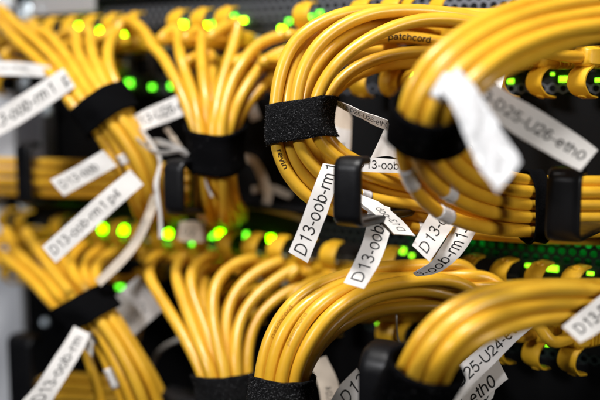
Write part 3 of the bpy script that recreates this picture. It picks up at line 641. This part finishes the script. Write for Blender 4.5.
# drooping pale strips
def strip(parent, pts, w, m=M_labelb, **k):
    q = np.array([(a, b) for a, b, c_ in pts], float); t = np.gradient(q, axis=0); t /= np.linalg.norm(t, axis=1)[:, None]
    lo = [(a-ty*w/2*-1, b-tx*w/2, d) for (a, b, d), (tx, ty) in zip(pts, t)]; hi = [(a+ty*w/2*-1, b+tx*w/2, d+2) for (a, b, d), (tx, ty) in zip(pts, t)]
    return flag(parent, lo, hi, m=m, **k)
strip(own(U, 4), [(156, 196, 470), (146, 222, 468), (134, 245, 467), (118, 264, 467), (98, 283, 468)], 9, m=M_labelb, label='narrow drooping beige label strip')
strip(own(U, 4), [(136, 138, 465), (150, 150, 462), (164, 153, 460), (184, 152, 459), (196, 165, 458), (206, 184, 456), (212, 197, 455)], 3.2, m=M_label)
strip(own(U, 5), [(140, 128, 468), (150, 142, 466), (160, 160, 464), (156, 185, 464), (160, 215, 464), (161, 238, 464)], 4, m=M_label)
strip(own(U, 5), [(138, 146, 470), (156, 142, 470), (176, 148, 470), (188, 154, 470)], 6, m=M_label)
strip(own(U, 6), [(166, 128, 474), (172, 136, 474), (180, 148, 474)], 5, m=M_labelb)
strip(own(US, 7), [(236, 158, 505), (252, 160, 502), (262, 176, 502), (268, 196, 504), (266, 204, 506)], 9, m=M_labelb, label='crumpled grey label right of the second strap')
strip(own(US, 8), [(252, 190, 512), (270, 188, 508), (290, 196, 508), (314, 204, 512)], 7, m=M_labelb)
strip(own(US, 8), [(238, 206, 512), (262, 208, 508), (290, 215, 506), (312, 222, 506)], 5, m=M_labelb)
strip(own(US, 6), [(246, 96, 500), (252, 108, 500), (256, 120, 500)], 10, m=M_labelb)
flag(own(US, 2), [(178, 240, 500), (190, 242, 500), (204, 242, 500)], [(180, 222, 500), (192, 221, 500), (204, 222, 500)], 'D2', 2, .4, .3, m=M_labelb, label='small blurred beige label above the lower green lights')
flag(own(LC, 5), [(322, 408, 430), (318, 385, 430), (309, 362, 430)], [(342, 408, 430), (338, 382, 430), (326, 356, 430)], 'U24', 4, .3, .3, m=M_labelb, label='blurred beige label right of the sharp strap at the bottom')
flag(own(LR, 4), [(345, 428, 395), (356, 408, 395), (372, 388, 395)], [(330, 402, 395), (341, 384, 395), (357, 368, 395)], 'D13', 6.5, .5, .3, label='pale label with letter D behind the glossy ring')
# small wrapped labels round cords
def wrap(c, px, py, length, m=M_labelw, txt=None):
    i = nearpx(c['P'], px, py); L = arclen(c['P']); s = L[i]; P = np.array([interp(c['P'], L, x) for x in np.linspace(s-length/2, s+length/2, 8)])
    v, f = tube(P, c['r']+.35, 20); o = build('wrap_label', v, f, m, c['o'])
    return o
wrap(bundles[FR][0], 410, 178, 13); wrap(bundles[FR][0], 446, 213, 9); wrap(bundles[FR][1], 447, 192, 0.1+7)
wrap(bundles[UC][0], 424, 226, 6); wrap(bundles[UC][2], 363, 197, 5)
wrap(bundles[LL][0], 112, 376, 12, M_label); wrap(bundles[LL][0], 84, 346, 7, M_label)
wrap(bundles[U][1], 121, 158, 6, M_label); wrap(bundles[FR][2], 448, 92, 9)
# thin bare wires
def wire(pts, r, label, m=M_wire):
    v, f = tube(catmull([W(*p) for p in pts], 1.5), r, 10); o = build('thin_wire', v, f, m); tag(o, label, 'wire')
wire([(396, 300, 412), (396.5, 320, 410), (398, 338, 408), (403, 352, 404), (404, 368, 402)], .5, 'thin silver wire hanging between sharp arch and glossy ring', M_screw)
wire([(150, 398, 520), (151, 370, 516), (160, 351, 512), (178, 340, 510), (196, 336, 512)], 1.6, 'thin grey wire bending behind the second lower bundle')

# ------------------------------------------------------------------ rack, switches, cable managers
def box(a0, a1, z0, z1, o0, o1):
    vs = [RK(a, z, o) for a in (a0, a1) for z in (z0, z1) for o in (o0, o1)]
    return vs, [(0, 1, 3, 2), (4, 6, 7, 5), (0, 4, 5, 1), (2, 3, 7, 6), (0, 2, 6, 4), (1, 5, 7, 3)]
def bevel(o, w, seg=2):
    b = o.modifiers.new('Bevel', 'BEVEL'); b.width = w*S; b.segments = seg; b.limit_method = 'ANGLE'; return o
def merge(lst):
    V = []; Fc = []
    for v, f in lst: b = len(V); V += list(v); Fc += [tuple(i+b for i in q) for q in f]
    return V, Fc
def perforated(name, a0, a1, z0, z1, off, pitch, m, parent, hole=.36):
    vs = []; fs = []; rowh = pitch*math.sqrt(3)/2; r = 0; z = z0+rowh/2
    R1 = pitch/math.sqrt(3)
    while z < z1-rowh/2+.1:
        a = a0+(pitch/2 if r % 2 else 0)+pitch/2
        while a < a1-pitch/2:
            b = len(vs)
            for k in range(6):
                t = math.pi/6+k*math.pi/3; vs.append(RK(a+R1*math.cos(t), z+R1*math.sin(t), off))
            for k in range(12):
                t = math.pi/6+k*math.pi/6; vs.append(RK(a+pitch*hole*math.cos(t), z+pitch*hole*math.sin(t), off+.02))
            for k in range(12):
                t = math.pi/6+k*math.pi/6; vs.append(RK(a+pitch*hole*math.cos(t), z+pitch*hole*math.sin(t), off-1.2))
            for k in range(6):
                k2 = (k+1) % 6; fs += [(b+k, b+k2, b+6+2*k2, b+6+2*k+1), (b+k, b+6+2*k+1, b+6+2*k)]
            for k in range(12): fs.append((b+6+k, b+6+(k+1) % 12, b+18+(k+1) % 12, b+18+k))
            a += pitch
        z += rowh; r += 1
    return build(name, vs, fs, m, parent, smooth=False)
LEDS = []
def place_leds():
    bpy.context.view_layer.update(); dg = bpy.context.evaluated_depsgraph_get()
    def seen(p):
        n = 0
        for dx, dz in ((0, 0), (6, 0), (-6, 0), (0, 6), (0, -6), (4, 4), (-4, -4), (4, -4), (-4, 4)):
            a = Vector((dx*S, 0, dz*S)); b = Vector(p)*S; v = b-a; L = v.length; v.normalize()
            hit, loc, *_ = bpy.context.scene.ray_cast(dg, a, v, distance=L-.0004)
            n += not hit
        return n
    done = []
    for o, px, py, w, h, mm in LEDS:
        best = None; R_ = 13 if px < 420 else 8
        for dx in range(-R_, R_+1, 2):
            for dy in range(-8, 9, 2):
                p = K(px+dx, py+dy, 2.4)
                sc_ = seen(p)-.035*math.hypot(dx, dy*1.4)**1.35
                if any(np.linalg.norm(p-q) < 6 for q in done): sc_ -= 5
                if best is None or sc_ > best[0]: best = (sc_, p)
        p = best[1]; done.append(p); a = float((p-P0)@eR); z = p[2]
        build('status_light', *box(a-w/2, a+w/2, z-h/2, z+h/2, .3, 2.2), mm, o, smooth=False)
AL, AR = aref(-60)-40, aref(640)+40
def switch(pre, ytop, yb, label, mesh_mat, leds, mesh_y, inner):
    zt, zb = zref(ytop), zref(yb); o = root('network_switch', RK(0, (zt+zb)/2, 0), label, 'network switch')
    aL = aref(28); zm0, zm1 = zref(mesh_y[1]), zref(mesh_y[0])
    z_tr, z_br = zref(ROWY[pre+'t']), zref(ROWY[pre+'b'])
    # body: face plate below the grille, then frame round the grille, interior behind
    lst = [box(aL, AR, zb+4.5, zm0, -60, 0), box(aL, AR, zb, zb+4.5, -60, -6), box(aL, AR, zm1, zt, -60, 1), box(aL, AR, zm0, zm1, -60, -12)]
    body = build('housing', *merge(lst), M_dark, o, smooth=False)
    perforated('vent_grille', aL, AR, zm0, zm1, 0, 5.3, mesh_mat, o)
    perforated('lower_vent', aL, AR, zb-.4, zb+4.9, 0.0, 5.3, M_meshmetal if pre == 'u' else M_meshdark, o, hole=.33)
    if inner:
        build('circuit_board', *box(aref(400), AR-2, zm0+.5, zm1-.5, -11.8, -11), M_pcb, o, smooth=False)
        for px in (466, 548, 584, 612):
            a = aref(px); build('board_light', *box(a, a+2.5, zm1-2.2, zm1-1.2, -8, -5), M_glow, o, smooth=False)
    for k in range(int((aL+8)//PP)+1, int((AR-10)//PP)):
        for z in (z_tr, z_br):
            a = k*PP+3; w, h = 7.4, 5.6
            lst = [box(a-w, a+w, z+h, z+h+1, 0, 1.2), box(a-w, a+w, z-h-1, z-h, 0, 1.2), box(a-w, a-w+1, z-h, z+h, 0, 1.2), box(a+w-1, a+w, z-h, z+h, 0, 1.2)]
            b = build('port', *merge(lst), M_port, o, smooth=False)
            build('socket', *box(a-w+1, a+w-1, z-h, z+h, 0, .25), M_hole, b, smooth=False)
    for px, py, w, h, mm in leds:
        LEDS.append((o, px, py, w*1.5, h*1.5, mm) if px < 330 else (o, px, py, w, h, mm))
    for _q in ():
        build('status_light', *box(a-w/2, a+w/2, z-h/2, z+h/2, .3, 2.2), mm, o, smooth=False)
    build('mounting_ear', *box(aref(14), aL-1, zb+1, zt-1, 6, 8.5), M_dark, o, smooth=False)
    return o
Lb, Md, Rn = M_ledL, M_ledM, M_ledR
switch('u', -14, 92, 'upper network switch with grey perforated top band and yellow boots in its ports', M_meshmetal,
       [(80, 33, 3.4, 3, M_ledT), (103, 33, 3.0, 2.8, M_ledT), (125, 29, 2.8, 1.8, M_ledT), (127, 85, 3, 3, Md), (152, 87, 2, 2, Md), (177, 24, 2.6, 2.4, M_ledT), (203, 27, 2.4, 2, M_ledT), (209, 23, 2, 2, Md), (229, 28, 2.6, 1.8, M_ledT), (234, 22, 2, 2, Md), (282, 29, 2.6, 2.6, M_ledT), (287, 23, 2, 2, Md), (171, 84, 2, 2.4, Md),
        (309, 25, 2.6, 2, Md), (312, 19, 2, 2, Md), (563, 79, 4.2, 3, Rn), (556, 74, 1.6, 1.2, Rn), (508, 81, 3, 2.4, Rn), (598, 80, 3, 2, Rn), (567, 14, 3, 1.6, Rn), (407, 83, 2.4, 2.4, Md)], (-12, 19), False)
switch('l', 211, 318, 'lower network switch with green light showing through its black honeycomb grille', M_meshdark,
       [(98, 229, 3.2, 3, Lb), (121, 230, 3.4, 3.2, Lb), (168, 234, 3.0, 3, Lb), (198, 240, 3, 2.4, Md), (204, 234, 2.4, 2.4, Md), (224, 238, 3, 3, Lb), (275, 243, 2.4, 2.8, Lb), (250, 240, 1.4, 3, Md), (120, 283, 2.6, 2.0, Md),
        (403, 251, 3, 3.4, Rn), (398, 260, 2, 2, Rn), (552, 269, 5.4, 3, Rn), (552, 332, 4.6, 2, Rn), (536, 274, 3, 1.6, Rn), (590, 276, 3, 1.6, Rn), (391, 317, 2.4, 2.4, Rn), (540, 337, 2.4, 1.6, Rn), (596, 330, 2.4, 1.6, Rn)], (213, 238), True)

def ring_loop(parent, px, y0, y1, d, w, th=3.6, rc=4.2, top=9):
    """a rectangular ring of flat bar standing out from the manager panel"""
    Ft, Fb = W(px, y0, d), W(px, y1, d); h = abs(Ft[2]-Fb[2]); ctr = (Ft+Fb)/2
    k = float((ctr-P0)@nR)-1; a = float((ctr-P0)@eR); z = ctr[2]
    prof = [(k-top, h/2)]
    for t in np.linspace(0, math.pi/2, 6): prof.append((k-rc+rc*math.sin(t), h/2-rc+rc*math.cos(t)))
    for t in np.linspace(0, math.pi/2, 6): prof.append((k-rc+rc*math.cos(t), -h/2+rc-rc*math.sin(t)))
    prof += [(k*.5, -h/2-2), (0, -h/2-4)]
    Q = np.array(prof); T = np.gradient(Q, axis=0); T /= np.linalg.norm(T, axis=1)[:, None]; Nn = np.c_[-T[:, 1], T[:, 0]]
    sec = []; n = 20
    for j in range(n):
        t = 2*math.pi*(j+.5)/n; c_, s_ = math.cos(t), math.sin(t); rr = (abs(c_)**6+abs(s_)**6)**(-1/6); sec.append((rr*c_*w/2, rr*s_*th/2))
    vs = []; fs = []
    for i in range(len(Q)):
        for (x, y) in sec: vs.append(RK(a+x, z+Q[i][1]+Nn[i][1]*y, Q[i][0]+Nn[i][0]*y))
    for i in range(len(Q)-1):
        for j in range(n): fs.append((i*n+j, i*n+(j+1) % n, (i+1)*n+(j+1) % n, (i+1)*n+j))
    fs.append(tuple(range(n))[::-1])
    o = build('ring', vs, fs, M_black, parent); autosmooth(o, 60); return o
zA, zB = zref(93.5), zref(210)
mu = root('cable_manager', RK(0, (zA+zB)/2, 0), 'black cable manager panel with rings holding the level run of cables', 'cable manager')
bevel(build('panel', *box(AL+60, AR, zB, zA, -3, 0), M_panel, mu, smooth=False), .6)
bevel(build('panel_flange', *box(AL+60, AR, zB+.5, zB+3, .2, 14), M_panel, mu, smooth=False), .6)
ring_loop(mu, 346.5, 161, 225, 350, 12.6)
ring_loop(mu, 563, 172, 240, 345, 14)
ring_loop(mu, 173, 163, 214, 452, 13)
ring_loop(mu, 23, 145, 205, 545, 13)
zC, zD = zref(319), zref(460)
ml = root('cable_manager', RK(0, (zC+zD)/2, 0), 'black cable manager panel with glossy rounded ring below the lower switch', 'cable manager')
bevel(build('panel', *box(AL+60, AR, zD, zC, -3, 0), M_panel, ml, smooth=False), .6)
ring_loop(ml, 375, 354, 440, 342, 15, th=5, rc=8, top=14)
ring_loop(ml, 20, 338, 420, 545, 22)
ring_loop(ml, 180, 396, 440, 470, 30)
# rack posts and the gear above
pz0, pz1 = zref(-120), zref(560)
r_ = root('equipment_rack', RK(aref(10), (pz0+pz1)/2, 0), 'light grey steel rack post with zinc screws at the left edge', 'rack')
bevel(build('post', *box(aref(-30), aref(22), pz1, pz0, -2, 5), M_post, r_, smooth=False), 1)
bevel(build('side_panel', *box(aref(-200), aref(-32), pz1, pz0, -30, 3), M_post, r_, smooth=False), 1)
build('back_panel', *box(AL-150, AR+150, pz1, pz0, -75, -70), M_hole, r_, smooth=False)
def disc(parent, px, py, rad, off):
    c = K(px, py, off); a = float((c-P0)@eR); z = c[2]; vs = []; fs = []; n = 24
    prof = [(rad, 0), (rad*.97, 1.2), (rad*.75, 2.6), (rad*.35, 3.2), (rad*.33, 1.6), (0.01, 1.5)]
    for r, h in prof:
        for j in range(n): t = 2*math.pi*j/n; vs.append(RK(a+r*math.cos(t), z+r*math.sin(t), off+h))
    for i in range(len(prof)-1):
        for j in range(n): fs.append((i*n+j, i*n+(j+1) % n, (i+1)*n+(j+1) % n, (i+1)*n+j))
    build('screw', vs, fs, M_screw, parent)
disc(r_, 27, 12, 7, 9); disc(r_, 46, 7, 6, 9); disc(r_, 25, 205, 5, 14); disc(r_, 24, 82, 6, 9); disc(r_, 47, 110, 4.5, 12); disc(r_, 46, 322, 3.2, 14)
bevel(build('cross_bracket', *box(aref(52), aref(112), zref(1), zref(-40), 9, 12), mat('mid_grey_bracket', (.30, .30, .31), .45, .4), r_, smooth=False), 1)
bevel(build('blanking_plate', *box(aref(112), AR, zref(-15), zref(-90), 2, 4), M_panel, r_, smooth=False), 1)
v = box(aref(36), aref(62), zref(200), zref(96), 3, 16); bevel(build('hinge_bar', *v, mat('mid_grey_steel', (.09, .09, .10), .4, .5), r_, smooth=False), 2)

place_leds()
# ------------------------------------------------------------------ light, camera
def area(name, loc, target, sx, sy, power, col=(1, 1, 1)):
    l = bpy.data.lights.new(name, 'AREA'); l.shape = 'RECTANGLE'; l.size = sx; l.size_y = sy; l.energy = power; l.color = col
    o = bpy.data.objects.new(name, l); COL.objects.link(o); o.location = loc
    o.rotation_euler = (Vector(target)-Vector(loc)).to_track_quat('-Z', 'Y').to_euler(); return o
area('ceiling_lamp', (-.10, .16, .60), (0, .42, 0), .24, .09, 7.4, (1, .98, .95))
area('front_left_fill', (-.60, -.22, .34), (0, .45, -.02), .16, .16, 4.2, (.97, .97, 1))  # unseen fill added at front left to brighten cords and tabs
area('right_fill', (.50, -.25, .16), (.08, .42, 0), .14, .18, 2.3, (1, .97, .93))  # added fill from the right, lifts the foot of the foreground loop
w = bpy.data.worlds.new('World'); bpy.context.scene.world = w; w.use_nodes = True
w.node_tree.nodes['Background'].inputs[0].default_value = (.5, .55, .6, 1); w.node_tree.nodes['Background'].inputs[1].default_value = .02
cam = bpy.data.cameras.new('camera'); co = bpy.data.objects.new('camera', cam); COL.objects.link(co); sc = bpy.context.scene; sc.camera = co
co.rotation_euler = (math.radians(90)-PITCH, 0, 0); cam.lens = 50; cam.sensor_width = 36; cam.clip_start = .01; cam.clip_end = 20
cam.dof.use_dof = True; cam.dof.focus_distance = .382; cam.dof.aperture_fstop = 3.5; cam.dof.aperture_blades = 0
vs_ = sc.view_settings; vs_.view_transform = 'Standard'; vs_.look = 'None'; vs_.gamma = 1; vs_.exposure = 0
for o in bpy.data.objects:
    if '_l' in o: del o['_l']
